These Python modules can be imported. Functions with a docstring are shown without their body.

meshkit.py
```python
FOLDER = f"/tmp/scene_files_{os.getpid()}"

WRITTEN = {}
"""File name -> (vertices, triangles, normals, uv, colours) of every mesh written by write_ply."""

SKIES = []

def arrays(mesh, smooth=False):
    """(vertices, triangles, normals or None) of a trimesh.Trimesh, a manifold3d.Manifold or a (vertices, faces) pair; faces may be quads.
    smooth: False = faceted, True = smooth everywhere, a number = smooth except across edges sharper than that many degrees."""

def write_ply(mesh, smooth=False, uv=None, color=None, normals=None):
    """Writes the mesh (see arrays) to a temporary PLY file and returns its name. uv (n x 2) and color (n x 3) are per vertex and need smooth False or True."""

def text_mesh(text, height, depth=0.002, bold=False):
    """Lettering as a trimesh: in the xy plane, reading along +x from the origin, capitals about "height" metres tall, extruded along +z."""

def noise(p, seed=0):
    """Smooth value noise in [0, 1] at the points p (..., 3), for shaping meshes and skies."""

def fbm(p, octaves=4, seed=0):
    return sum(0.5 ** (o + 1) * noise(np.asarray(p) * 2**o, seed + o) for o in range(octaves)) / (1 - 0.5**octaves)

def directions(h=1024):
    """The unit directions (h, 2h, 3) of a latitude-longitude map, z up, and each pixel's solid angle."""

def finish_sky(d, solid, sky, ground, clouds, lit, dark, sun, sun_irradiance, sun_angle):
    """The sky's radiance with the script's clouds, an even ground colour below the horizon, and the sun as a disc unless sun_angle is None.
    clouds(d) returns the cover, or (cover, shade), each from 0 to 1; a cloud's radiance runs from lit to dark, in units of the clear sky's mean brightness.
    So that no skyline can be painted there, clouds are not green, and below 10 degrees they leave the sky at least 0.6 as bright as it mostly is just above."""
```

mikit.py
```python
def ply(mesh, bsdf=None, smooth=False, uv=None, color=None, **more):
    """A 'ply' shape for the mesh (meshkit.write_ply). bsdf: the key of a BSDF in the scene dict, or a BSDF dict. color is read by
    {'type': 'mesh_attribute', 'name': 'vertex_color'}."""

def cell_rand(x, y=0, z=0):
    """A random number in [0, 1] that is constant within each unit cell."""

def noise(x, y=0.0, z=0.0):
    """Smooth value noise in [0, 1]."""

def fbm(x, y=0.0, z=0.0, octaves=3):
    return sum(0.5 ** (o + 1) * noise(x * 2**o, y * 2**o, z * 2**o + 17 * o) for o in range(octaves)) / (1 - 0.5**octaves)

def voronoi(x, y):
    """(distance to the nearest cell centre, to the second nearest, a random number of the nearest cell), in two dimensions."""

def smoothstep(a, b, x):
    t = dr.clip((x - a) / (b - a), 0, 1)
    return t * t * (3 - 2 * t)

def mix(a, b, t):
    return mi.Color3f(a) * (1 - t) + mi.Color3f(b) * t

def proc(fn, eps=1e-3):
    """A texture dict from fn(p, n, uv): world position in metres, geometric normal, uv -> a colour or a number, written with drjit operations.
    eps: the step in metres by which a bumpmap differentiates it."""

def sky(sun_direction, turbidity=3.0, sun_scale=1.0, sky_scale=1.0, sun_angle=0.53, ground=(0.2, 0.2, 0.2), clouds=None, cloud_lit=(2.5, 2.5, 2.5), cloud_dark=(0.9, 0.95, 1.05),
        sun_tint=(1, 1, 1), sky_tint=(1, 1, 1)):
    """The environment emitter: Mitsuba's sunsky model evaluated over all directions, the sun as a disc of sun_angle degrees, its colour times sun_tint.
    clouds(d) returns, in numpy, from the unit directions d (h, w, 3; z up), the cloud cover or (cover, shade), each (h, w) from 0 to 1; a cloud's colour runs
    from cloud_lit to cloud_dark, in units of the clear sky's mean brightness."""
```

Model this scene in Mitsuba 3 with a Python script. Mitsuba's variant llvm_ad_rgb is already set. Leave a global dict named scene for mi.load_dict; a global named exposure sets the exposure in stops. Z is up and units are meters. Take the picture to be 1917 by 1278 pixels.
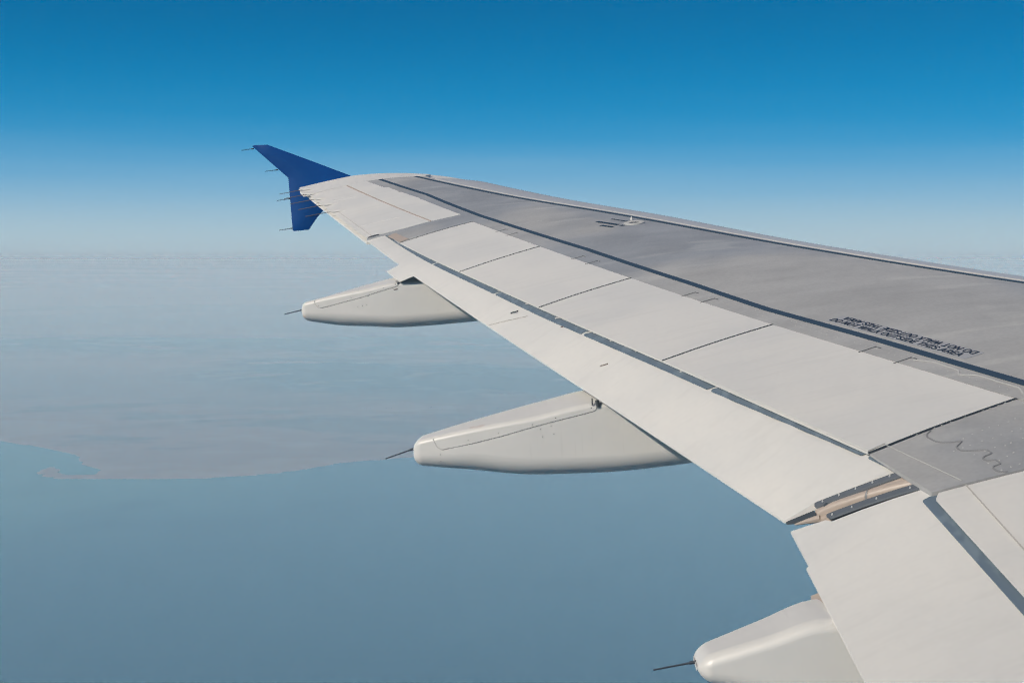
import math, random
import numpy as np
import drjit as dr
import mitsuba as mi
import trimesh
from scipy.interpolate import PchipInterpolator
from shapely.geometry import Polygon, LineString, Point, box
from shapely.ops import unary_union
import mikit, meshkit
from mikit import noise, fbm, voronoi, smoothstep, mix

random.seed(4)
RNG = np.random.default_rng(4)
scene, labels = {}, {}
T = mi.ScalarTransform4f

# ---------------------------------------------------------------- camera, sky, air, exposure
ALT = 3000.0                                   # metres above the sea; the cabin window is the origin
PITCH = 0.068962                               # the camera looks 4 degrees below the horizon
FOV = 2 * math.degrees(math.atan(1917 / 2 / 2300.0))
exposure = 1.6

# attitude of the aircraft (x aft, y outboard to the left, z up in its own axes; this is the left wing, so the world's x runs forward) and the place of the window in those axes
ATT = np.array([[-0.99817, 0.03170, -0.05143], [0.03047, 0.99924, 0.02451], [-0.05216, -0.02290, 0.99838]])
WINDOW = np.array([4.6871, 1.7747, 0.8737])
def world(v): return (np.asarray(v, float) - WINDOW) @ ATT.T

SUN_AIR = np.array([0.597, -0.597, 0.535])     # sun in aircraft axes: behind the right shoulder, about 32 degrees up
SUN = ATT @ SUN_AIR

CLOUD_LIT, CLOUD_BLUE = (4.7, 6.3, 7.1), (0.0, 3.95, 8.0)
scene['camera'] = {
    'type': 'perspective', 'fov': FOV, 'fov_axis': 'x', 'near_clip': 0.1, 'far_clip': 5000000.0,
    'to_world': T().look_at(origin=[0, 0, 0], target=[0, math.cos(PITCH), -math.sin(PITCH)], up=[0, 0, 1]),
    'medium': {'type': 'ref', 'id': 'haze_air'},
}

def haze_bank(d):
    # pale haze low along the horizon thinning into clear blue air, the same all the way round, with slow streaks in it
    el = np.degrees(np.arcsin(np.clip(d[..., 2], -1, 1)))
    streak = meshkit.fbm(np.stack([d[..., 0] * 2.5, d[..., 1] * 2.5, d[..., 2] * 40], -1), 3, seed=3) - 0.5
    pale = np.exp(-(el / (3.55 + 0.9 * streak)) ** 2)
    blue = 0.9 * np.exp(-(el / 8.5) ** 2)
    cover = 1 - (1 - pale) * (1 - blue)
    return cover, 1 - pale / np.maximum(cover, 1e-6)

scene['sky'] = mikit.sky(SUN.tolist(), turbidity=3.0, sun_scale=1.0, sun_tint=(1.04, 1.18, 1.48), sky_scale=0.62, sky_tint=(0.0, 0.50, 0.92),
                         clouds=haze_bank, cloud_lit=CLOUD_LIT, cloud_dark=CLOUD_BLUE)

scene['haze_air'] = {'type': 'homogeneous', 'albedo': {'type': 'rgb', 'value': [0.82, 0.948, 1.0]}, 'sigma_t': {'type': 'rgb', 'value': [3.3e-5, 5.1e-5, 6.2e-5]}, 'phase': {'type': 'hg', 'g': -0.06}}

# ---------------------------------------------------------------- materials
def craft(p):
    """aircraft coordinates of a world point, in drjit"""
    return [p.x * float(ATT[0, k]) + p.y * float(ATT[1, k]) + p.z * float(ATT[2, k]) + float(WINDOW[k]) for k in range(3)]

def white_fn(p, n, uv):
    x, y, z = craft(p)
    s = fbm(x * 3.0 + y * 0.5, y * 26.0, z * 9, 3)
    b = fbm(x * 1.7, y * 1.7, z * 1.7, 3)
    g = fbm(x * 60, y * 60, z * 60, 2)
    k = 1.0 - 0.028 * smoothstep(0.50, 0.80, s) - 0.05 * (b - 0.5) - 0.03 * (g - 0.5)
    return mix((0.515, 0.505, 0.480), (0.49, 0.485, 0.468), smoothstep(0.35, 0.7, b)) * k

BX, BY = 13.7, 2.26  # lays the darker tone outboard: uneven sheen and shade put into the deck colour
def deck_fn(p, n, uv):
    x, y, z = craft(p)
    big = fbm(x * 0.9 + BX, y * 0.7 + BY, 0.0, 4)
    st = fbm(x * 2.2 + 0.4 * y, y * 7.0, 1.0, 4)
    mid = fbm(x * 1.6 + 20, y * 3.2 + 4, 2.0, 4)
    smear = smoothstep(0.52, 0.70, fbm(x * 3.0 + 0.6 * y, y * 1.6 + 8, 6.0, 4))
    g = fbm(x * 70, y * 70, 3.0, 2)
    scuff = smoothstep(0.66, 0.80, fbm(x * 2.0 + 7, y * 6.0 + 2, 5.0, 3))
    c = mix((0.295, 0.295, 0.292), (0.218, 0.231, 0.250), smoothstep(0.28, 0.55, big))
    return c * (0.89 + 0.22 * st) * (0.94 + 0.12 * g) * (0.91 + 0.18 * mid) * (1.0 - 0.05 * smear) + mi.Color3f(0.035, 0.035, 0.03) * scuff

def strip_fn(p, n, uv):
    x, y, z = craft(p)
    s = fbm(x * 30 + y * 4, y * 14.0, 0.0, 3)
    return mix((0.100, 0.135, 0.170), (0.130, 0.170, 0.205), smoothstep(0.45, 0.75, s))

def tan_fn(p, n, uv):
    x, y, z = craft(p)
    s = fbm(x * 12, y * 40.0, z * 20, 3)
    return mix((0.36, 0.30, 0.255), (0.30, 0.255, 0.22), s)

def slat_fn(p, n, uv):
    x, y, z = craft(p)
    return mix((0.40, 0.395, 0.385), (0.36, 0.36, 0.355), fbm(x * 3, y * 9, z * 3, 3))

def blue_fn(p, n, uv):
    x, y, z = craft(p)
    return mix((0.001, 0.047, 0.195), (0.001, 0.040, 0.170), fbm(x * 5, z * 5, y, 3))

def fairing_fn(p, n, uv):
    x, y, z = craft(p)
    s = fbm(x * 4.0, z * 9.0, y * 4, 3)
    drip = smoothstep(0.66, 0.85, fbm(x * 55.0, z * 4.0, y * 4, 3))
    stain = smoothstep(0.80, 0.86, fbm(x * 8 + 3, z * 14 + 1, y * 3, 3))
    c = mix((0.50, 0.490, 0.468), (0.475, 0.468, 0.45), s) * (1.0 - 0.05 * drip)
    return mix(c, (0.40, 0.27, 0.20), 0.35 * stain)

def paint(fn, rough, spec=0.5, coat=0.0):
    d = {'type': 'principled', 'base_color': mikit.proc(fn), 'roughness': rough, 'specular': spec}
    if coat: d.update(clearcoat=coat, clearcoat_gloss=0.9)
    return {'type': 'twosided', 'bsdf': d}
def plain(rgb, rough=0.5, metallic=0.0):
    return {'type': 'twosided', 'bsdf': {'type': 'principled', 'base_color': {'type': 'rgb', 'value': list(rgb)}, 'roughness': rough, 'metallic': metallic}}

scene['white_paint'] = paint(white_fn, 0.38)
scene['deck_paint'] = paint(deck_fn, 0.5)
scene['strip_paint'] = paint(strip_fn, 0.45)
scene['tan_metal'] = paint(tan_fn, 0.42)
scene['slat_paint'] = paint(slat_fn, 0.33)
scene['blue_paint'] = paint(blue_fn, 0.30, 0.35, 0.15)
scene['fairing_paint'] = paint(fairing_fn, 0.40, 0.5, 0.05)
scene['line_paint'] = plain((0.030, 0.050, 0.075), 0.5)
scene['letter_paint'] = plain((0.022, 0.034, 0.055), 0.5)
scene['plate_paint'] = plain((0.265, 0.272, 0.290), 0.5)
scene['primer'] = plain((0.03, 0.035, 0.04), 0.7)
scene['seam_dark'] = plain((0.035, 0.045, 0.055), 0.6)
scene['seam_soft'] = plain((0.33, 0.32, 0.30), 0.6)
scene['seam_mid'] = plain((0.095, 0.10, 0.11), 0.6)
scene['seal_rubber'] = plain((0.085, 0.098, 0.115), 0.6)
scene['sealant_light'] = plain((0.38, 0.38, 0.37), 0.5)
scene['sealant_grey'] = plain((0.185, 0.188, 0.195), 0.5)
scene['wick_black'] = plain((0.020, 0.030, 0.045), 0.5)
scene['wick_brown'] = plain((0.12, 0.095, 0.085), 0.5)
scene['rivet_grey'] = plain((0.36, 0.36, 0.355), 0.5)
scene['bare_metal'] = plain((0.55, 0.53, 0.50), 0.35, 0.6)
scene['white_plain'] = plain((0.52, 0.51, 0.49), 0.4)

# ---------------------------------------------------------------- helpers
def numbered(key):
    if key not in scene: return key
    k = 1
    while f'{key}_{k:03d}' in scene: k += 1
    return f'{key}_{k:03d}'

def obj(key, mesh, bsdf, smooth=35, label=None, **tags):
    key = numbered(key)
    scene[key] = mikit.ply(mesh, bsdf, smooth=smooth)
    if label or tags:
        labels[key] = {**({'label': label} if label else {}), **tags}
    return key

W = 'airplane_wing'
def part(name, mesh, bsdf, smooth=35, label=None, **tags):
    """a part of the wing: the mesh is given in aircraft axes"""
    v, f = (mesh.vertices, mesh.faces) if isinstance(mesh, trimesh.Trimesh) else mesh
    v, f = np.asarray(v, float), np.asarray(f, int)
    m = trimesh.Trimesh(world(v), f[:, ::-1], process=False)      # x aft, y left, z up is a left-handed frame
    return obj(f'{W}__{name}', m, bsdf, smooth, label, **tags)

def merge(ms):
    return trimesh.util.concatenate([m if isinstance(m, trimesh.Trimesh) else trimesh.Trimesh(m[0], m[1], process=False) for m in ms])

# ---------------------------------------------------------------- the wing's shape
AIRFOIL = PchipInterpolator([0, .005, .02, .05, .1, .2, .35, .5, .65, .8, .9, 1], [0, .0135, .0265, .040, .0515, .062, .066, .062, .051, .033, .0175, 0])
KN = [6.4, 8.4, 10.4, 12.4, 14.4, 17]
BEND = PchipInterpolator(KN, [-.017, .0109, .0063, -.0121, .0002, .0116])
NOSE = PchipInterpolator(KN, [-.0007, -.0289, -.0019, .0581, .0072, -.0167])
def x_le(y): return 0.0197 + 0.5219 * (y - 6.4)
def x_te(y): return 3.8053 + 0.3718 * (y - 6.4)
def z_base(y): return math.tan(math.radians(5.1)) * (y - 6.4) + 0.9211 * np.clip((y - 2) / 15, 0, None) ** 2
def chord_z(y, u):
    yc = np.clip(y, 5, 17)
    return z_base(y) + BEND(yc) + NOSE(yc) * (1 - u) + (.0037 + .0355 * (y - 6.4)) * u + (.0398 + .0268 * (y - 6.4)) * (1 - u)
def x_front(y):
    """leading edge with the rounded tip"""
    t = np.clip((np.asarray(y, float) - 16.0) / 0.93, 0, 1)
    return x_le(y) + (1 - np.sqrt(np.clip(1 - t * t, 0, 1))) * 1.45
def S(x, y):
    """upper surface of the clean wing"""
    x, y = np.asarray(x, float), np.asarray(y, float)
    c = x_te(y) - x_le(y)
    u = np.clip((x - x_le(y)) / c, 0, 1)
    z = chord_z(y, u) + c * (1.2287 + .0013 * (y - 6.4)) * AIRFOIL(u)
    e = np.clip(1 - (x - x_front(y)) / 0.40, 0, 1)
    return z - np.where(y > 16.0, 0.09 * e ** 2.2 * np.clip((y - 16.0) / .4, 0, 1), 0)
DROOP = PchipInterpolator([5.5, 8.5, 10, 11.5, 13, 14.5, 16, 16.7], [.03, .038, .0839, .1247, .1034, .0865, .085, 0])
def slat_te(y): return 2.057 + .5495 * (y - 8.713) - .070
def S_nose(x, y):
    """upper surface with the slats slightly lowered"""
    x, y = np.asarray(x, float), np.asarray(y, float)
    k = np.clip(1 - (x - x_le(y)) / (slat_te(y) - x_le(y)), 0, 1)
    return S(x, y) - DROOP(np.clip(y, 5.5, 16.7)) * k ** 1.5
def x_sp(y): return 3.4573 + 0.3954 * (y - 6.4)            # trailing edge of the outboard spoilers
def x_spi(y): return 3.354 + (y - 5.368) * .059            # of the inboard spoiler
def F(x, y):
    """upper surface of the outboard flap, slightly lowered"""
    x, y = np.asarray(x, float), np.asarray(y, float)
    xs, xt = x_sp(y), x_te(y)
    s = (x - xs) / (xt - xs)
    zs = S(xs, y) - .012
    zt = S(xt - 1e-9, y) - (.1755 - .0229 * (y - 6.4))
    return np.where(s < 0, S(x, y) - .012 - .10 * (xs - x), zs + (zt - zs) * s + .02 * np.where(s < 1, s * (1 - s), -(s - 1)))
def G(x, y):
    """upper surface of the inboard flap"""
    x, y = np.asarray(x, float), np.asarray(y, float)
    xs = x_spi(y)
    s = (x - xs) / (3.83 - xs)
    zs = S(xs, y) - .015
    zt = -.101 + .1885 * (y - 6.4)
    return np.where(s < 0, S(x, y) - .015 - .10 * (xs - x), zs + (zt - zs) * s + .02 * np.where(s < 1, s * (1 - s), -(s - 1)))

def cells(poly, step):
    """triangles of a plan polygon cut along a grid, so that it can follow a curved surface"""
    if not poly.is_valid: poly = poly.buffer(0)
    x0, y0, x1, y1 = poly.bounds
    vs, fs, n = [], [], 0
    for i in range(int(math.floor(x0 / step)), int(math.ceil(x1 / step))):
        col = poly.intersection(box(i * step, y0 - 1, (i + 1) * step, y1 + 1))
        if col.is_empty: continue
        cy0, cy1 = col.bounds[1], col.bounds[3]
        for j in range(int(math.floor(cy0 / step)), int(math.ceil(cy1 / step))):
            g = col.intersection(box(i * step, j * step, (i + 1) * step, (j + 1) * step))
            for q in getattr(g, 'geoms', [g]):
                if q.geom_type != 'Polygon' or q.area < 1e-9: continue
                v, f = trimesh.creation.triangulate_polygon(q, engine='earcut')
                vs.append(v); fs.append(np.asarray(f) + n); n += len(v)
    m = trimesh.Trimesh(np.column_stack([np.vstack(vs), np.zeros(n)]), np.vstack(fs), process=False)
    m.merge_vertices(digits_vertex=6)
    return np.array(m.vertices[:, :2]), np.array(m.faces)

def rounded(pts, r=0.0):
    p = pts if hasattr(pts, 'buffer') else Polygon(pts)
    return p.buffer(-r).buffer(2 * r).buffer(-r) if r else p

def slab(pts, surf=S, lift=0.0, thick=0.02, step=0.12, r=0.0, bevel=0.0):
    """a panel that follows a surface: top sheet, skirt and underside. thick: a number or a function of (x, y)"""
    poly = rounded(pts, r)
    xy, f = cells(poly, step)
    a = xy[f]
    cr = (a[:, 1, 0] - a[:, 0, 0]) * (a[:, 2, 1] - a[:, 0, 1]) - (a[:, 1, 1] - a[:, 0, 1]) * (a[:, 2, 0] - a[:, 0, 0])
    f = np.where((cr < 0)[:, None], f[:, ::-1], f)[np.abs(cr) > 1e-12]
    z = surf(xy[:, 0], xy[:, 1]) + lift
    t = thick(xy[:, 0], xy[:, 1]) if callable(thick) else thick
    top = np.column_stack([xy, z]); bot = np.column_stack([xy, z - t])
    e = np.vstack([f[:, [0, 1]], f[:, [1, 2]], f[:, [2, 0]]])
    es = np.sort(e, 1)
    _, idx, cnt = np.unique(es, axis=0, return_index=True, return_counts=True)
    be = e[idx[cnt == 1]]
    n = len(xy)
    side = np.vstack([np.column_stack([be[:, 0], be[:, 0] + n, be[:, 1] + n]), np.column_stack([be[:, 0], be[:, 1] + n, be[:, 1]])])
    return trimesh.Trimesh(np.vstack([top, bot]), np.vstack([f, f[:, ::-1] + n, side]), process=False)

def ribbon(pts, width, surf=S, lift=0.004, thick=0.003, step=0.25):
    return slab(LineString(pts).buffer(width / 2, cap_style=2, join_style=1), surf, lift, thick, step)

def ring_mesh(rings, cap=True):
    """a tube of rings (k, n, 3), closed round, with caps"""
    rings = np.asarray(rings, float); k, n = rings.shape[:2]
    f = []
    for i in range(k - 1):
        for j in range(n):
            a, b, c, d = i * n + j, i * n + (j + 1) % n, (i + 1) * n + (j + 1) % n, (i + 1) * n + j
            f += [[a, b, c], [a, c, d]]
    v = rings.reshape(-1, 3)
    if cap:
        v = np.vstack([v, rings[0].mean(0), rings[-1].mean(0)])
        f += [[k * n, (j + 1) % n, j] for j in range(n)] + [[k * n + 1, (k - 1) * n + j, (k - 1) * n + (j + 1) % n] for j in range(n)]
    return trimesh.Trimesh(v, np.array(f), process=False)

def tube(path, radii, n=8):
    path = np.asarray(path, float); radii = np.broadcast_to(radii, len(path))
    rings = []
    for i, p in enumerate(path):
        d = path[min(i + 1, len(path) - 1)] - path[max(i - 1, 0)]
        d /= np.linalg.norm(d)
        a = np.cross(d, [0.13, 0.2, 0.97]); a /= np.linalg.norm(a); b = np.cross(d, a)
        t = np.arange(n) * 2 * np.pi / n
        rings.append(p + radii[i] * (np.cos(t)[:, None] * a + np.sin(t)[:, None] * b))
    return ring_mesh(rings)

def lump(x, y, surf, r, h, n=8, sy=1.0):
    """a low fastener head standing on a surface"""
    t = np.arange(n) * 2 * np.pi / n
    def ring(k, dz): 
        X, Y = x + r * k * np.cos(t), y + r * k * sy * np.sin(t)
        return np.column_stack([X, Y, surf(X, Y) + dz])
    return ring_mesh([ring(1, -.004), ring(1, h * .5), ring(.6, h)])

# ---------------------------------------------------------------- sea, land
def sea_fn(p, n, uv):
    a = fbm(p.x * 0.00022, p.y * 0.00022, 0.0, 4)
    shallow = smoothstep(7500.0, 2500.0, dr.sqrt(dr.square(p.x + 8200) + dr.square((p.y - 17600))))
    c = mix((0.006, 0.034, 0.075), (0.010, 0.046, 0.092), a)
    return mix(c, (0.05, 0.14, 0.13), 0.6 * shallow * smoothstep(0.3, 0.6, a))
scene['sea_water'] = {'type': 'principled', 'base_color': mikit.proc(sea_fn), 'roughness': 0.32, 'specular': 0.5}

def land_fn(p, n, uv):
    a = fbm(p.x * 0.00006 + 5, p.y * 0.00007, 0.0, 3)
    b = fbm(p.x * 0.00045, p.y * 0.00075 + 9, 2.0, 4)
    plain = smoothstep(29000.0, 23000.0, p.y + 9000 * (a - 0.5))          # farmed coastal plain; dry scrub behind it
    hill = smoothstep(20.0, 150.0, p.z + ALT)
    c = mix((0.262, 0.172, 0.130), (0.200, 0.140, 0.112), smoothstep(0.35, 0.65, a))
    c = mix(c, (0.27, 0.205, 0.160), 0.7 * plain * smoothstep(0.52, 0.72, b))
    c = mix(c, (0.140, 0.115, 0.097), 0.8 * plain * smoothstep(0.48, 0.30, b))
    c = mix(c, (0.36, 0.30, 0.24), 0.15 * smoothstep(10.5, 5.0, p.z + ALT))
    return mix(c, (0.085, 0.080, 0.075), hill * smoothstep(0.30, 0.50, b + 0.12))
scene['land_cover'] = {'type': 'diffuse', 'reflectance': mikit.proc(land_fn)}

R = 1990000.0
obj('sea', (np.array([[-R, -R, -ALT], [R, -R, -ALT], [R, R, -ALT], [-R, R, -ALT]]), np.array([[0, 1, 2], [0, 2, 3]])), 'sea_water', False,
    'calm blue grey sea far below the wing, fading into haze', category='sea', kind='structure')

COAST = [(34, 26), (14, 21.4), (9.14, 20.49), (8.33, 19.83), (7.45, 19.18), (6.64, 18.49), (6.29, 17.65), (5.87, 17.19), (5.80, 16.86), (6.10, 16.80), (6.32, 17.00), (6.42, 17.35), (6.62, 17.40), (6.70, 17.10),
         (6.50, 16.63), (6.23, 16.45), (5.46, 16.44), (4.81, 16.43), (3.99, 16.51), (3.30, 16.81), (2.99, 17.06), (2.75, 17.40), (2.36, 17.80), (1.88, 18.01), (1.48, 18.22), (0.49, 19.16), (-0.36, 19.83),
         (-1.31, 21.12), (-3.02, 23.70), (-7, 31), (-16, 44), (-40, 90), (-1300, 1989), (1989, 1989), (300, 110)]
land_poly = Polygon([(x * 1000, y * 1000) for x, y in COAST]).buffer(0)
def land_mesh():
    parts = []
    for lo, hi, st in ((15000, 24000, 220.0), (24000, 44000, 440.0), (44000, 88000, 1760.0), (88000, 352000, 14080.0), (352000, 1989000, 140800.0)):
        vs, fs = cells(land_poly.intersection(box(-1989000, lo, 1989000, hi)), st)
        parts.append((vs, fs))
    n, V, Fc = 0, [], []
    for v, f in parts:
        V.append(v); Fc.append(f + n); n += len(v)
    v, f = np.vstack(V), np.vstack(Fc)
    import shapely
    inland = shapely.distance(shapely.points(v), land_poly.exterior)
    k = 1 - np.exp(-inland / 1800)
    q = np.column_stack([v / 2600, np.zeros(len(v))])
    ridge = np.clip(1 - 2 * np.abs(meshkit.fbm(q, 5, seed=8) - 0.5), 0, 1) ** 2
    # a belt of dark hills crosses the right of the land
    belt = np.exp(-((v[:, 1] - 29500 - 0.35 * (v[:, 0] - 2000)) / 3600) ** 2) * np.clip((9500 - v[:, 0]) / 5000, 0, 1)
    belt2 = 0.6 * np.exp(-((v[:, 1] - 41000) / 4500) ** 2)
    belt3 = 0.25 * np.exp(-((v[:, 1] - 22500 + 0.2 * v[:, 0]) / 900) ** 2)
    h = 3 + 0.012 * np.minimum(inland, 700) + 8 * k * meshkit.fbm(q * 3, 3, seed=5) + k * (belt + belt2 + belt3) * (70 + 230 * ridge)
    h[inland < 1.0] = -4.0
    return np.column_stack([-v[:, 0], v[:, 1], h - ALT]), f[:, ::-1]
obj('land', land_mesh(), 'land_cover', True, 'low tan coast with a lagoon and dark hills, faint in the haze', category='land', kind='structure')

# ---------------------------------------------------------------- wing box and tip
LINE_F = lambda y: 2.057 + .5495 * (y - 8.713)             # forward walkway line
SLAT_TE = slat_te

def wing_body(ys, rear, drop, tip=False):
    us = np.concatenate([np.linspace(0, 1, 46) ** 1.8])
    rings = []
    for y in ys:
        xf = x_front(y) if tip else x_le(y)
        xr = rear(y)
        x = xf + (xr - xf) * us
        c = x_te(y) - x_le(y); u = np.clip((x - x_le(y)) / c, 0, 1)
        d = .012 + drop * np.clip((u - .08) / .1, 0, 1) if not tip else np.where(y < 15.96, .012, 0) + drop * np.clip((u - .08) / .1, 0, 1)
        up = S_nose(x, y) - d
        if tip: up = np.where(x - xf < .4, np.minimum(up, up), up)
        cz = chord_z(y, u) - (0.09 if False else 0)
        w = np.clip((x - xf) / .5, 0, 1) ** .5
        low = np.minimum(chord_z(y, u) - .06 - c * .055 * np.sin(np.pi * np.clip(u, 0, 1) ** .6) * w, up - .006)
        low[0] = up[0]
        top = np.column_stack([x, np.full_like(x, y), up]); bot = np.column_stack([x, np.full_like(x, y), low])
        rings.append(np.vstack([top, bot[:0:-1]]))
    return ring_mesh(rings)

rear_box = lambda y: np.where(y > 6.3, x_sp(y) - .17, x_spi(y) - .17)
part('wing_box', wing_body(np.concatenate([np.linspace(2.1, 6.2, 12), np.linspace(6.4, 13.40, 30)]), rear_box, .06), 'primer', 40)
part('tip_box', wing_body(np.concatenate([np.linspace(13.42, 16, 14), 16 + .93 * np.sin(np.linspace(0.05, 1, 22) * np.pi / 2)]), lambda y: x_te(y) - .002, .03, True), 'white_paint', 40)

# grey upper skin
deck = [(LINE_F(2.1) - .10, 2.1), (LINE_F(10) - .10, 10), (LINE_F(16.25) - .10, 16.25), (LINE_F(16.29) + .0, 16.29), (6.43, 16.33), (6.638, 16.356), (6.815, 16.361), (6.517, 15.733), (6.465, 15.71), (6.421, 15.59), (6.012, 14.694),
        (6.000, 14.62), (5.985, 14.615), (5.505, 13.434), (5.787, 13.409), (5.997, 13.380), (6.408, 13.402), (6.395, 13.37), (6.19, 13.33), (6.048, 12.88), (6.036, 12.857),
        (5.366, 12.994), (4.758, 11.459), (4.155, 9.935), (3.524, 8.317), (2.862, 6.705), (2.60, 6.10), (2.60, 2.1)]
deck_poly = Polygon(deck)
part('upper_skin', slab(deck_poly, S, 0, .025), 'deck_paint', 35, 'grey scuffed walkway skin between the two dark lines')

# white skin ahead of the aileron and round the tip
shroud = Polygon([(5.505, 13.440), (5.985, 14.62), (6.000, 14.63), (6.012, 14.70), (6.421, 15.595), (6.465, 15.715), (6.517, 15.738), (6.815, 16.366), (7.03, 16.327), (5.79, 13.414)])
part('aileron_shroud', slab(shroud.buffer(-.002), S, 0, .025), 'white_paint')
tip_skin = Polygon([(6.43, 16.338), (6.638, 16.361), (6.82, 16.366), (7.04, 16.335), (7.56, 16.30), (7.66, 16.6), (7.72, 16.90), (7.3, 16.905), (7.04, 16.90), (6.72, 16.80), (6.35, 16.62), (6.05, 16.40), (6.10, 16.30), (6.23, 16.298)])
part('tip_skin', slab(tip_skin, S, 0, .022), 'white_paint')
tip_nose = []

# aileron
ail_hinge = lambda y: 5.79 + (y - 13.414) * (7.04 - 5.79) / (16.33 - 13.414)
aileron = Polygon([(5.797, 13.414), (7.045, 16.300), (x_te(16.29) + .01, 16.29), (x_te(13.41) + .002, 13.41), (6.0, 13.385)])
part('aileron', slab(aileron.buffer(-.004), S, 0.002, lambda x, y: .006 + .10 * np.clip(x_te(y) - x, 0, None)), 'white_paint')
part('aileron__hinge_gap', ribbon([(5.794, 13.42), (7.04, 16.31)], .012, S, .004, .01), 'tan_metal')  # tan ribbon: the lit edges of the joint put into its colour
for y in (13.95, 15.55):
    part('aileron__panel_seam', ribbon([(ail_hinge(y) + .12, y - .03), (x_te(y) - .05, y + .02)], .008, S, .004, .002), 'white_plain')
part('aileron__edge_seam', ribbon([(x_te(13.43) - .055, 13.43), (x_te(14.9) - .055, 14.9)], .005, S, .0045, .002), 'seam_soft')
part('aileron__corner_seal', slab([(6.40, 13.415), (6.33, 13.425), (6.29, 13.405), (6.30, 13.39), (6.37, 13.395)], S, .006, .01), 'seam_dark')

def wick(parent, root, tip, r=.0055, mount=None):
    root, tip = np.array(root, float), np.array(tip, float)
    d = tip - root
    part(f'{parent}__static_wick', tube([root, root + d * .18, root + d * .2, root + d * .55, tip - d * .05, tip], [r * 1.3, r * 1.3, r * .8, r * .7, r * .62, r * .85], 7), 'wick_black', 40)
for x, y in ((7.518, 16.586), (7.39, 16.239), (7.235, 15.839), (7.06, 15.404), (6.892, 14.941)):
    z = float(S(x, y))
    xe = float(x_te(y)) + .0
    m = ring_mesh([[(x + dx + (.03 if k in (1, 2) else -.03) * 0, y + w * c, z + .002 + h * s) for k, (c, s) in enumerate([(1, -.4), (1, .5), (.5, 1), (-.5, 1), (-1, .5), (-1, -.4)])]
                   for dx, w, h in ((-.07, .004, .003), (-.05, .009, .010), (.05, .010, .012), (.15, .008, .009))])
    part('aileron__wick_mount', m, 'white_plain', 50)
    zt = float(S(xe - .001, y))
    a = np.array([x + .05, y, z + .010]); d = np.array([.34, .0, -.047])
    part('aileron__static_wick', tube([a, a + d * .3, a + d * .32, a + d * .95, a + d], [.0055, .0055, .0040, .0034, .0038], 7), 'wick_brown', 40)

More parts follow.
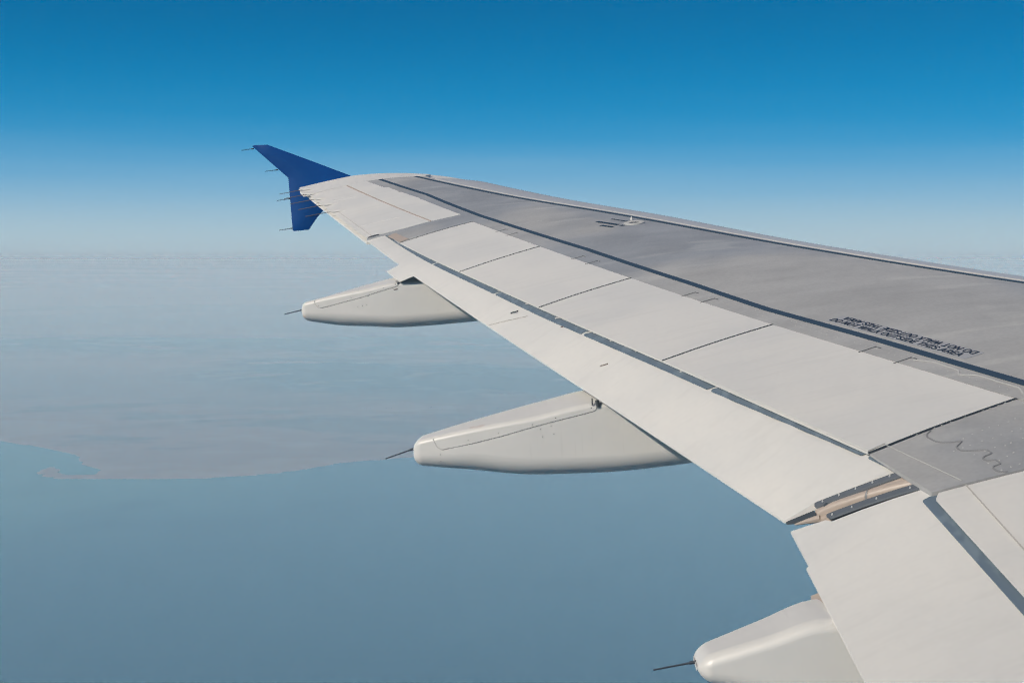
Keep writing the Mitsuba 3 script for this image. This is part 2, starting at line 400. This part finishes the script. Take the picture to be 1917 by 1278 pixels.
# wing tip fence
fence_out = [(8.276, 2.761), (8.262, 2.775), (8.088, 2.772), (7.55, 2.543), (7.05, 2.325), (6.96, 2.28), (6.95, 2.20), (7.05, 2.12), (7.28, 2.05), (7.414, 1.959), (7.516, 1.862), (7.60, 1.755), (7.637, 1.705), (7.823, 1.697), (7.838, 1.709), (7.854, 2.353)]
def fence_mesh():
    poly = Polygon(fence_out).buffer(.006).buffer(-.006)
    v2, f = cells(poly, .06)
    import shapely
    # fore-aft section: sharp behind, thickest at a third of the local chord
    dist = shapely.distance(shapely.points(v2), poly.exterior)
    t = .004 + .032 * (1 - np.exp(-dist / .10))
    yc = 16.905 + .0 * v2[:, 0]
    a = np.column_stack([v2[:, 0], yc - t, v2[:, 1]]); b = np.column_stack([v2[:, 0], yc + t, v2[:, 1]])
    tri = v2[f]; cr = (tri[:, 1, 0] - tri[:, 0, 0]) * (tri[:, 2, 1] - tri[:, 0, 1]) - (tri[:, 1, 1] - tri[:, 0, 1]) * (tri[:, 2, 0] - tri[:, 0, 0])
    f = np.where((cr < 0)[:, None], f[:, ::-1], f)
    e = np.vstack([f[:, [0, 1]], f[:, [1, 2]], f[:, [2, 0]]]); es = np.sort(e, 1)
    _, idx, cnt = np.unique(es, axis=0, return_index=True, return_counts=True); be = e[idx[cnt == 1]]; n = len(v2)
    side = np.vstack([np.column_stack([be[:, 0], be[:, 0] + n, be[:, 1] + n]), np.column_stack([be[:, 0], be[:, 1] + n, be[:, 1]])])
    return trimesh.Trimesh(np.vstack([a, b]), np.vstack([f, f[:, ::-1] + n, side]), process=False)
part('wingtip_fence', fence_mesh(), 'blue_paint', 30, 'dark blue swept wing tip fence')
for (x, z, dx, dz) in ((8.27, 2.735, .145, -.015), (7.985, 2.46, .155, -.012), (7.842, 2.10, .17, -.018), (7.835, 1.735, .17, -.018)):
    wick('wingtip_fence', (x - .01, 16.905, z), (x + dx, 16.905, z + dz), .0055)

# ---------------------------------------------------------------- slats
def slat_mesh(y0, y1):
    ys = np.linspace(y0, y1, max(4, int((y1 - y0) / .25)))
    rows = []
    for y in ys:
        c = x_te(y) - x_le(y); ut = (SLAT_TE(y) - x_le(y)) / c
        up = ut * np.linspace(0, 1, 30) ** 2.2
        x = x_le(y) + up * c
        z = S_nose(x, y) + .006
        lo = np.array([.10, .06, .03, .012, .003])
        xl = x_le(y) + lo * c; zl = S_nose(x_le(y), y) - .012 - .6 * (chord_z(y, 0.0) - chord_z(y, lo)) - c * .055 * np.sin(np.pi * lo ** .6) * 1.1 - .006
        nose = np.array([[x_le(y) - .010, float(S_nose(x_le(y), y)) - .004]])
        p = np.vstack([np.column_stack([xl, zl]), nose, np.column_stack([x[1:], z[1:]]), [[x[-1] + .001, z[-1] - .014]]])
        rows.append(np.column_stack([p[:, 0], np.full(len(p), y), p[:, 1]]))
    rows = np.array(rows); k, n = rows.shape[:2]
    f = []
    for i in range(k - 1):
        for j in range(n - 1):
            a, b, c_, d = i * n + j, i * n + j + 1, (i + 1) * n + j + 1, (i + 1) * n + j
            f += [[a, c_, b], [a, d, c_]]
    v = rows.reshape(-1, 3)
    for i in (0, k - 1):                                # end ribs
        m = len(v); v = np.vstack([v, rows[i].mean(0)])
        f += [[m, i * n + j, i * n + j + 1] for j in range(n - 1)]
    return trimesh.Trimesh(v, np.array(f), process=False)
for y0, y1 in ((2.1, 5.45), (5.46, 8.18), (8.19, 10.945), (10.957, 13.505), (13.518, 15.95)):
    part('slat', slat_mesh(y0, y1), 'slat_paint', 40)

# ---------------------------------------------------------------- spoilers and the panel at the kink
SPT = [(3.505, 6.517), (4.137, 8.135), (4.778, 9.731), (5.390, 11.258), (6.032, 12.849)]
SPL = [(2.865, 6.699), (3.524, 8.317), (4.155, 9.935), (4.758, 11.459), (5.366, 12.986)]
for k in range(4):
    t0, t1, l0, l1 = SPT[k], SPT[k + 1], SPL[k], SPL[k + 1]
    quad = Polygon([t0, t1, l1, l0]).buffer(-.003, join_style=2)
    part('spoiler', slab(quad, S, 0, lambda x, y: .006 + .045 * np.clip((x_sp(y) - x) / .25, 0, 1), .10), 'white_paint')
for k in range(5):
    (xt, yt), (xl, yl) = SPT[k], SPL[k]
    part('rubber_seal', ribbon([(xt - .004, yt), (xl, yl)], (.0075, .009, .010, .011, .008)[k], S, .003, .003, .1), 'seam_dark')
part('spoiler__edge_strip', slab([(3.427, 6.556), (3.500, 6.527), (4.003, 7.80), (3.985, 7.815)][:4], S, .006, .004), 'white_paint')
kink = Polygon([(2.868, 6.692), (3.500, 6.508), (3.393, 6.095), (3.277, 6.098), (2.60, 6.098), (2.607, 6.11)])
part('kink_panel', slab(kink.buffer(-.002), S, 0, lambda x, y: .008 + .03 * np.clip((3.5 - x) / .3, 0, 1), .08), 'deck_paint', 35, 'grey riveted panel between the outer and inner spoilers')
part('kink_panel__seam', ribbon([(3.427, 6.545), (3.279, 6.121)], .003, S, .004, .002), 'sealant_light')
inner = Polygon([(3.372, 6.082), (3.393, 6.045), (3.354, 5.368), (3.26, 2.1), (2.602, 2.1), (2.602, 6.082)])
part('inboard_spoiler', slab(inner, S, 0, lambda x, y: .006 + .04 * np.clip((x_spi(y) - x) / .25, 0, 1), .10), 'white_paint')
part('inboard_spoiler__seam', ribbon([(3.279, 6.078), (3.267, 5.591), (3.25, 4.2), (3.21, 2.1)], .0035, S, .007, .003), 'seam_soft')
wave = [(3.244, 6.571), (3.268, 6.545), (3.273, 6.528), (3.262, 6.480), (3.250, 6.458), (3.217, 6.434), (3.178, 6.418), (3.197, 6.395), (3.210, 6.377), (3.205, 6.345), (3.183, 6.330), (3.124, 6.296), (3.120, 6.268), (3.150, 6.255), (3.161, 6.240), (3.152, 6.218), (3.128, 6.207), (3.124, 6.172), (3.150, 6.165), (3.157, 6.147), (3.150, 6.12), (3.124, 6.103)]
def curve(pts, n=5):
    p = np.array(pts); t = np.arange(len(p))
    tt = np.linspace(0, len(p) - 1, (len(p) - 1) * n + 1)
    return np.column_stack([PchipInterpolator(t, p[:, 0])(tt), PchipInterpolator(t, p[:, 1])(tt)])
part('kink_panel__sealant_bead', ribbon(curve(wave), .005, S, .004, .003), 'sealant_grey')
part('upper_skin__sealant_bead', ribbon(curve([(3.072, 7.362), (3.035, 7.32), (3.004, 7.276), (2.975, 7.19), (2.954, 7.124), (2.965, 7.073), (2.935, 7.05), (2.908, 7.027), (2.875, 6.95), (2.856, 6.893), (2.82, 6.81), (2.817, 6.797), (2.827, 6.727)]), .0055, S, .004, .003), 'sealant_light')
riv = []
for a, b, n in (((3.30, 6.57), (2.88, 6.69), 13), ((3.197, 6.44), (2.90, 6.52), 9), ((3.23, 6.36), (2.92, 6.42), 9), ((3.17, 6.29), (2.95, 6.33), 7), ((3.16, 6.20), (2.94, 6.25), 7), ((3.14, 6.13), (2.95, 6.15), 6)):
    for t in np.linspace(0, 1, n):
        riv.append(lump(a[0] + (b[0] - a[0]) * t + RNG.normal() * .004, a[1] + (b[1] - a[1]) * t + RNG.normal() * .004, S, .0032, .002, 6))
part('kink_panel__rivets', merge(riv), 'rivet_grey', 40, kind='stuff')

# ---------------------------------------------------------------- walkway lines, lettering, small things on the skin
AFT = [(2.0, 4.98), (2.779, 6.842), (3.121, 7.714), (3.497, 8.622), (3.800, 9.475), (4.405, 11.05), (5.312, 13.205), (5.960, 14.875), (6.642, 16.33)]
AFT[0] = (AFT[1][0] + .4075 * (2.2 - 6.842), 2.2)
part('walkway_line', ribbon(AFT, .042, S, .0035, .003, .2), 'line_paint', 35, 'dark walkway border line nearer the spoilers')
part('walkway_line', ribbon([(LINE_F(2.2), 2.2), (LINE_F(16.28), 16.28)], .040, S, .0035, .003, .2), 'line_paint', 35, 'dark walkway border line along the slats')
riv = []
for i in range(1, len(AFT) - 1):
    (xa, ya), (xb, yb) = AFT[i], AFT[i + 1]
    L = math.hypot(xb - xa, yb - ya)
    if yb > 10: break
    for t in np.arange(0, L, .045):
        for off in (.050, .085):
            y = ya + (yb - ya) * t / L; x = xa + (xb - xa) * t / L
            if RNG.random() < .8: riv.append(lump(x + off * .93, y - off * .37, S, .003, .002, 5))
part('upper_skin__rivets', merge(riv), 'rivet_grey', 40, kind='stuff')

BOXC = np.array([(3.270, 8.211), (3.165, 8.244), (2.779, 7.293), (2.882, 7.251)])   # bottom left, top left, top right, bottom right
def bilin(s, v): 
    a, b, c, d = BOXC
    s, v = np.asarray(s)[:, None], np.asarray(v)[:, None]
    return a * (1 - s) * (1 - v) + d * s * (1 - v) + b * (1 - s) * v + c * s * v
part('text_plate', slab([tuple(p) for p in bilin([0, 1, 1, 0], [0, 0, 1, 1])], S, .0025, .002), 'plate_paint')
def lettering(text, s0, s1, v0, v1):
    m = meshkit.text_mesh(text, 1.0, .05)
    v = np.array(m.vertices); w = v[:, 0].max()
    p = bilin(s0 + (s1 - s0) * v[:, 0] / w, v0 + (v1 - v0) * v[:, 1])
    return np.column_stack([p, S(p[:, 0], p[:, 1]) + .0035 + .002 * (v[:, 2] > .02)]), m.faces
part('warning_text', lettering('DO NOT WALK OUTSIDE THIS AREA', .012, .955, .08, .44), 'letter_paint', False, 'dark lettering DO NOT WALK OUTSIDE THIS AREA, upright row')
part('warning_text', lettering('DO NOT WALK OUTSIDE THIS AREA', .985, .045, .92, .56), 'letter_paint', False, 'dark lettering DO NOT WALK OUTSIDE THIS AREA, upside down row')

def tiny_row(a, b, h, seed, bits):
    r = np.random.default_rng(seed); a, b = np.array(a), np.array(b); d = b - a; L = np.linalg.norm(d); d /= L; nrm = np.array([-d[1], d[0]])
    ms, t = [], 0
    while t < L:
        w = r.uniform(.018, .035)
        if r.random() < bits:
            p = [a + d * t - nrm * h / 2, a + d * (t + w) - nrm * h / 2, a + d * (t + w) + nrm * h / 2, a + d * t + nrm * h / 2]
            ms.append(slab([tuple(q) for q in p], S, .004, .002))
        t += w + .008
    return merge(ms)
part('small_marking', tiny_row((4.309, 12.154), (4.086, 11.800), .034, 1, .85), 'line_paint', False)
part('small_marking', tiny_row((4.254, 11.905), (4.173, 11.786), .030, 2, .85), 'line_paint', False)
part('small_marking', tiny_row((4.151, 12.159), (4.026, 11.960), .016, 3, .85), 'line_paint', False)
part('small_marking', slab([(2.06, 8.42), (1.99, 8.45), (1.90, 8.25), (1.97, 8.22)], S, .004, .002), 'letter_paint', False)
th = np.arange(28) * 2 * np.pi / 28
def disc_ring(cx, cy, r0, r1, h0, h1):
    ring = lambda r, h: np.column_stack([cx + r * np.cos(th), cy + r * np.sin(th), S(cx + r * np.cos(th), cy + r * np.sin(th)) + h])
    return ring_mesh([ring(r0, -.003), ring(r0, h0), ring((r0 + r1) / 2, h1), ring(r1, h0 * .5)])
part('filler_cap', disc_ring(3.985, 11.87, .085, .045, .006, .012), 'sealant_light', 40, 'pale round filler cap in the grey skin')
part('filler_cap__lid', disc_ring(3.985, 11.87, .043, .001, .004, .006), 'seam_dark', 40)
zc = float(S(3.992, 12.05))
part('grounding_post', tube([(3.992, 12.05, zc - .005), (3.992, 12.05, zc + .008), (3.992, 12.05, zc + .024), (3.992, 12.05, zc + .027)], [.012, .010, .004, .003], 10), 'white_plain')
for y, x0 in ((12.352, 5.058), (12.118, 4.963), (10.823, 4.447), (10.586, 4.353), (9.250, 3.834), (9.032, 3.741), (7.62, 3.165), (7.38, 3.07)):
    xl = 2.7507 + .3978 * (y - 6.4)
    part('hinge_slot', ribbon([(xl + .02, y - .012), (xl - .07, y + .022), (xl - .085, y - .015)], .0045, S, .003, .002), 'seam_mid')
    part('hinge_pin', lump(xl - .078, y + .012, S, .006, .004), 'sealant_light')
part('tan_panel', slab([(6.190, 13.235), (6.120, 13.285), (5.955, 12.905), (6.028, 12.868)], S, .004, .003), 'tan_metal')
for x, y in ((5.62, 14.1), (6.3, 15.3)): part('drain_plug', lump(x, y, S, .011, .003), 'sealant_grey')

# ---------------------------------------------------------------- flaps
flap = Polygon([(3.834, 6.506), (3.726, 6.480), (3.583, 6.415), (3.421, 6.344), (3.290, 6.30), (x_sp(6.6) - .14, 6.6), (x_sp(13.38) - .14, 13.38), (6.195, 13.405), (x_te(13.40), 13.40), (5.968, 12.239), (6.082, 12.246), (5.925, 11.831), (5.804, 11.787)])
part('outboard_flap', slab(flap, F, 0, lambda x, y: .008 + .17 * np.clip(x_te(y) - x, 0, None), .10), 'white_paint')
EDGE = PchipInterpolator([6.30, 6.535, 6.946, 7.605, 8.107, 8.989, 9.684, 10.421, 11.877, 13.309], [-.007, -.009, -.004, .007, .010, .018, .025, .026, .031, .009])
for y0, y1 in ((6.335, 6.512), (6.545, 7.61), (7.64, 8.985), (9.015, 10.405), (10.437, 11.80), (11.835, 13.33)):
    ys = np.linspace(y0, y1, 24)
    pts = [(x_sp(y) + .017 + float(EDGE(y)), y) for y in ys] + [(x_sp(y) - .12, y - .02) for y in ys[::-1]]
    part('outboard_flap__nose_strip', slab(pts, F, .004, .003, .10, r=.008), 'strip_paint')
part('outboard_flap__seam', ribbon([(x_sp(9.72) + .08, 9.72), (x_te(9.95) - .01, 9.95)], .005, F, .003, .002), 'seam_soft')
part('outboard_flap__clip', tube([(4.962, 9.915, float(F(4.962, 9.915)) + .004), (4.952, 9.890, float(F(4.952, 9.890)) + .014), (4.925, 9.868, float(F(4.925, 9.868)) + .012), (4.915, 9.890, float(F(4.915, 9.89)) + .004)], .004, 6), 'seam_dark')
part('outboard_flap__drain_slot', ribbon([(4.640, 9.27), (4.612, 9.245)], .008, F, .003, .002), 'wick_brown')
part('outboard_flap__drain_slot', ribbon([(4.44, 8.50), (4.40, 8.47)], .006, F, .003, .002), 'wick_brown')

iflap = Polygon([(3.830, 6.405), (3.716, 6.325), (3.700, 6.290), (3.402, 6.165), (3.20, 6.09), (3.12, 2.1), (3.84, 2.1), (3.84, 6.085), (3.829, 6.09)])
part('inboard_flap', slab(iflap, G, 0, lambda x, y: .008 + .16 * np.clip(3.84 - x, 0, None), .10), 'white_paint')
ys = np.linspace(2.1, 6.095, 30)
part('inboard_flap__nose_strip', slab([(x_spi(y) + .030 + .006 * (6 - y) / 4, y) for y in ys] + [(x_spi(y) - .1, y) for y in ys[::-1]], G, .004, .003, .1, r=.008), 'strip_paint')
part('inboard_flap__nose_strip', slab([(3.399, 6.175), (3.399, 6.125), (3.392, 6.112), (3.35, 6.108), (3.30, 6.17)], G, .004, .003, .1), 'strip_paint')

# seal between the two flaps
part('flap_seal', slab([(3.727, 6.452), (3.412, 6.292), (3.30, 6.25), (3.30, 6.18), (3.393, 6.222), (3.720, 6.385)], F, -.004, .05, .06), 'tan_metal')
def bar(p0, p1, w0, w1, h0, h1, surf, lift=0.0, lift1=None, n=9, k=8, e0=1.0):
    rings = []
    p0, p1 = np.array(p0), np.array(p1); d = (p1 - p0) / np.linalg.norm(p1 - p0); nr = np.array([-d[1], d[0]])
    for t in np.linspace(0, 1, k):
        c = p0 + (p1 - p0) * t; w = w0 + (w1 - w0) * t; h = h0 + (h1 - h0) * t
        if t == 0: w, h = w * e0, h * .7
        a = np.linspace(0, np.pi, n)
        xy = c + np.outer(np.cos(a) * w, nr)
        z = float(surf(*c)) + lift + ((lift if lift1 is None else lift1) - lift) * t ** 2 + h * np.sin(a) ** .8
        up = np.column_stack([xy, z])
        rings.append(np.vstack([up, [[*(c - nr * w * .9), z[0] - .02], [*(c + nr * w * .9), z[0] - .02]]]))
    return ring_mesh(rings)
part('flap_seal__housing', bar((3.718, 6.420), (3.395, 6.253), .019, .030, .022, .026, F, -.002, -.024), 'tan_metal', 40)
part('flap_seal__housing', bar((3.700, 6.362), (3.395, 6.216), .010, .012, .010, .010, F, -.008, -.016), 'tan_metal', 40)
part('flap_seal__band', bar((3.560, 6.338), (3.552, 6.334), 0.0258, .0258, .0250, .0250, F, -.006, k=3), 'sealant_grey', 40)
part('flap_seal__plug', lump(3.695, 6.408, lambda x, y: F(x, y) + .018, .008, .003), 'seam_dark')
part('flap_seal__seal_strip', slab([(3.726, 6.475), (3.722, 6.449), (3.409, 6.291), (3.36, 6.27), (3.36, 6.29), (3.428, 6.326)], F, .006, .008, .06, r=.004), 'seal_rubber')
part('flap_seal__seal_strip', slab([(3.709, 6.352), (3.700, 6.310), (3.404, 6.172), (3.35, 6.15), (3.35, 6.18), (3.388, 6.200)], G, .006, .008, .06, r=.004), 'seal_rubber')
part('flap_seal__seal_tip', slab([(3.828, 6.503), (3.731, 6.455), (3.727, 6.430), (3.765, 6.440)], F, -.006, .012, .06), 'seam_dark')
part('flap_seal__seal_tip', tube([(3.80, 6.475, float(F(3.80, 6.475)) - .02), (3.76, 6.435, float(F(3.76, 6.435)) - .012), (3.715, 6.40, float(F(3.715, 6.40)) - .012)], [.003, .010, .016], 8), 'tan_metal')
scr = []
for t in np.linspace(.06, .97, 6): scr.append(lump(3.716 + (3.405 - 3.716) * t, 6.460 + (6.306 - 6.460) * t, F, .004, .011, 7))
part('flap_seal__screw', merge(scr), 'bare_metal', 40, kind='stuff')
scr = []
for t in (.03, .25, .52, .88): scr.append(lump(3.700 + (3.400 - 3.700) * t, 6.328 + (6.186 - 6.328) * t, G, .004, .011, 7))
scr.append(lump(3.385, 6.128, G, .004, .008, 7))
part('flap_seal__screw', merge(scr), 'bare_metal', 40, kind='stuff')

# ---------------------------------------------------------------- flap track fairings
def fairing(stations, tail, tilt, rt, rb, label):
    """stations: (x, centre y, half width, top z, bottom z) from the nose to the tail"""
    st = np.array(stations)
    px = [PchipInterpolator(st[:, 0], st[:, k]) for k in range(1, 5)]
    xs = np.concatenate([np.linspace(st[0, 0], tail - .05, 46), tail - .05 * (1 - np.sin(np.linspace(0, 1, 10)[1:] * np.pi / 2))])
    rings = []
    for x in xs:
        cy, hw, zt, zb = [float(p(x)) for p in px]
        e = max(0, (x - (tail - .05)) / .05); ins = .045 * (1 - math.sqrt(max(0, 1 - e * e)))
        hw, zt, zb = max(hw - ins, .01), zt - ins, zb + ins
        tl = math.tan(math.radians(tilt)) * np.clip((tail - x) / (tail - st[len(st) // 2, 0]), 0, 1)
        a, b = min(rt, hw * .9, (zt - zb) * .45), min(rb, hw * .98, (zt - zb) * .46)
        pts = []
        for (sx, top) in ((-1, True), (1, True), (1, False), (-1, False)):
            r = a if top else b
            c = (sx * (hw - r), zt - r if top else zb + r)
            ang = {(-1, True): (180, 90), (1, True): (90, 0), (1, False): (0, -90), (-1, False): (-90, -180)}[(sx, top)]
            for g in np.radians(np.linspace(ang[0], ang[1], 11)):
                pts.append((c[0] + r * math.cos(g), c[1] + r * math.sin(g)))
        pts = np.array(pts)
        hz = np.clip((pts[:, 1] - zb) / (zt - zb), 0, 1)
        rings.append(np.column_stack([np.full(len(pts), x), cy + pts[:, 0], pts[:, 1] + pts[:, 0] * tl * hz]))
    return part('flap_fairing', ring_mesh(rings), 'fairing_paint', 40, label)

def wall_tube(name, pts, wall, r=.0019, mat='seam_dark'):
    return part(name, tube([(x, wall(x) , z) for x, z in pts], r, 6), mat, 40)
def wall_dots(name, pts, wall, r=.0028):
    ms = [tube([(x, wall(x) + .004, z), (x, wall(x) - .0015, z), (x, wall(x) - .003, z)], [r, r, r * .5], 6) for x, z in pts]
    part(name, merge(ms), 'seam_dark', 40, kind='stuff')

fk = fairing([(2.9, 8.45, .05, .15, .08), (3.3, 8.45, .14, .20, -.02), (3.96, 8.45, .17, .24, -.12), (4.47, 8.45, .17, .262, -.150), (4.80, 8.45, .165, .205, -.146), (5.21, 8.45, .135, .128, -.100), (5.43, 8.45, .105, .080, -.072), (5.478, 8.45, .10, .068, -.064)], 5.478, 9, .030, .115, 'white flap fairing in the middle, under the outer flap')
name = fk[len(W) + 2:]
w2 = lambda x: 8.45 - float(PchipInterpolator([3.96, 4.47, 4.80, 5.21, 5.43, 5.48], [.17, .17, .165, .135, .105, .10])(x)) - .0002
wall_tube(f'{name}__cover_seam', [(5.316, .020), (5.15, .048), (4.98, .084), (4.827, .122), (4.70, .150), (4.562, .178), (4.490, .194), (4.478, .205), (4.476, .222)], w2)
wall_tube(f'{name}__tail_seam', [(5.362, .080), (5.356, .065), (5.343, .036), (5.316, .020)], w2, .0017, 'seam_soft')
wall_dots(f'{name}__fasteners', [(5.171, .067), (5.006, .098), (4.823, .138), (4.698, .167), (4.723, .125), (4.782, .111), (4.711, .083), (4.771, .070), (5.327, -.005), (5.326, -.041), (4.507, .212)], w2)
part(f'{name}__latch', tube([(4.475, w2(4.5) - .004, .252), (4.470, w2(4.5) - .004, .215)], .010, 8), 'seam_dark', 40)
part(f'{name}__latch_pin', tube([(4.50, w2(4.5) - .002, .262), (4.50, w2(4.5) - .002, .225)], .004, 6), 'seam_dark', 40)
wick(name, (5.470, 8.45, .022), (5.640, 8.45, -.030), .0055)

fk = fairing([(4.3, 12.03, .05, .86, .80), (4.75, 12.03, .14, .93, .68), (5.30, 12.03, .17, .985, .605), (5.95, 12.03, .17, .985, .585), (6.20, 12.03, .16, .945, .605), (6.45, 12.03, .14, .898, .625), (6.70, 12.03, .115, .845, .672), (6.775, 12.03, .105, .828, .69)], 6.775, 9, .032, .115, 'white flap fairing farthest out, with reddish scuffs')
name = fk[len(W) + 2:]
w3 = lambda x: 12.03 - float(PchipInterpolator([5.30, 5.95, 6.20, 6.45, 6.70, 6.775], [.17, .17, .16, .14, .115, .105])(x)) - .0002
wall_tube(f'{name}__cover_seam', [(6.605, .778), (6.54, .790), (6.40, .820), (6.259, .848), (6.10, .890), (5.967, .922), (5.945, .932), (5.938, .965)], w3, .0022)
wall_tube(f'{name}__tail_seam', [(6.655, .845), (6.648, .815), (6.630, .790), (6.605, .778)], w3, .0020, 'seam_soft')
wall_dots(f'{name}__fasteners', [(5.966, .944), (6.067, .92), (6.173, .894), (6.34, .853), (6.195, .858), (6.213, .788), (6.25, .781), (6.288, .773), (6.618, .80)], w3, .0036)
part(f'{name}__latch', tube([(5.955, w3(5.95) - .004, .978), (5.952, w3(5.95) - .004, .955)], .010, 7), 'seam_soft', 40)
part(f'{name}__drain_slot', tube([(5.98, w3(5.95) - .001, .90), (5.95, w3(5.95) - .001, .905)], .004, 6), 'wick_brown', 40)
wick(name, (6.765, 12.03, .775), (6.935, 12.03, .742), .006)

fk = fairing([(2.6, 5.80, .05, -.30, -.42), (3.1, 5.80, .11, -.26, -.56), (3.6, 5.80, .125, -.225, -.62), (3.86, 5.80, .12, -.232, -.590), (4.05, 5.80, .11, -.290, -.53), (4.17, 5.80, .098, -.328, -.470), (4.275, 5.80, .088, -.362, -.432)], 4.275, 5, .04, .10, 'white flap fairing nearest the camera, under the inner flap')
name = fk[len(W) + 2:]
part(f'{name}__gap_cover', slab([(3.875, 5.69), (3.845, 5.69), (3.83, 5.92), (3.86, 5.93)], lambda x, y: G(x, y) - .018, 0, .015, .05), 'tan_metal', 35)
wick(name, (4.265, 5.80, -.392), (4.412, 5.80, -.414), .0045)
part(f'{name}__wick_base', tube([(4.260, 5.80, -.391), (4.290, 5.80, -.396)], [.006, .005], 8), 'wick_brown', 40)

labels[W] = {'label': 'airliner wing with grey walkway skin, white spoilers, flaps and blue tip fence', 'category': 'wing'}

# ---------------------------------------------------------------- the air
scene['haze'] = {'type': 'cube', 'to_world': T().translate([0, 0, (100 - ALT - 1) / 2]).scale([2000000, 2000000, (100 + ALT + 1) / 2]),
                 'bsdf': {'type': 'null'}, 'interior': {'type': 'ref', 'id': 'haze_air'}}
labels['haze'] = {'label': 'pale blue haze over the sea and the coast', 'category': 'haze', 'kind': 'stuff'}
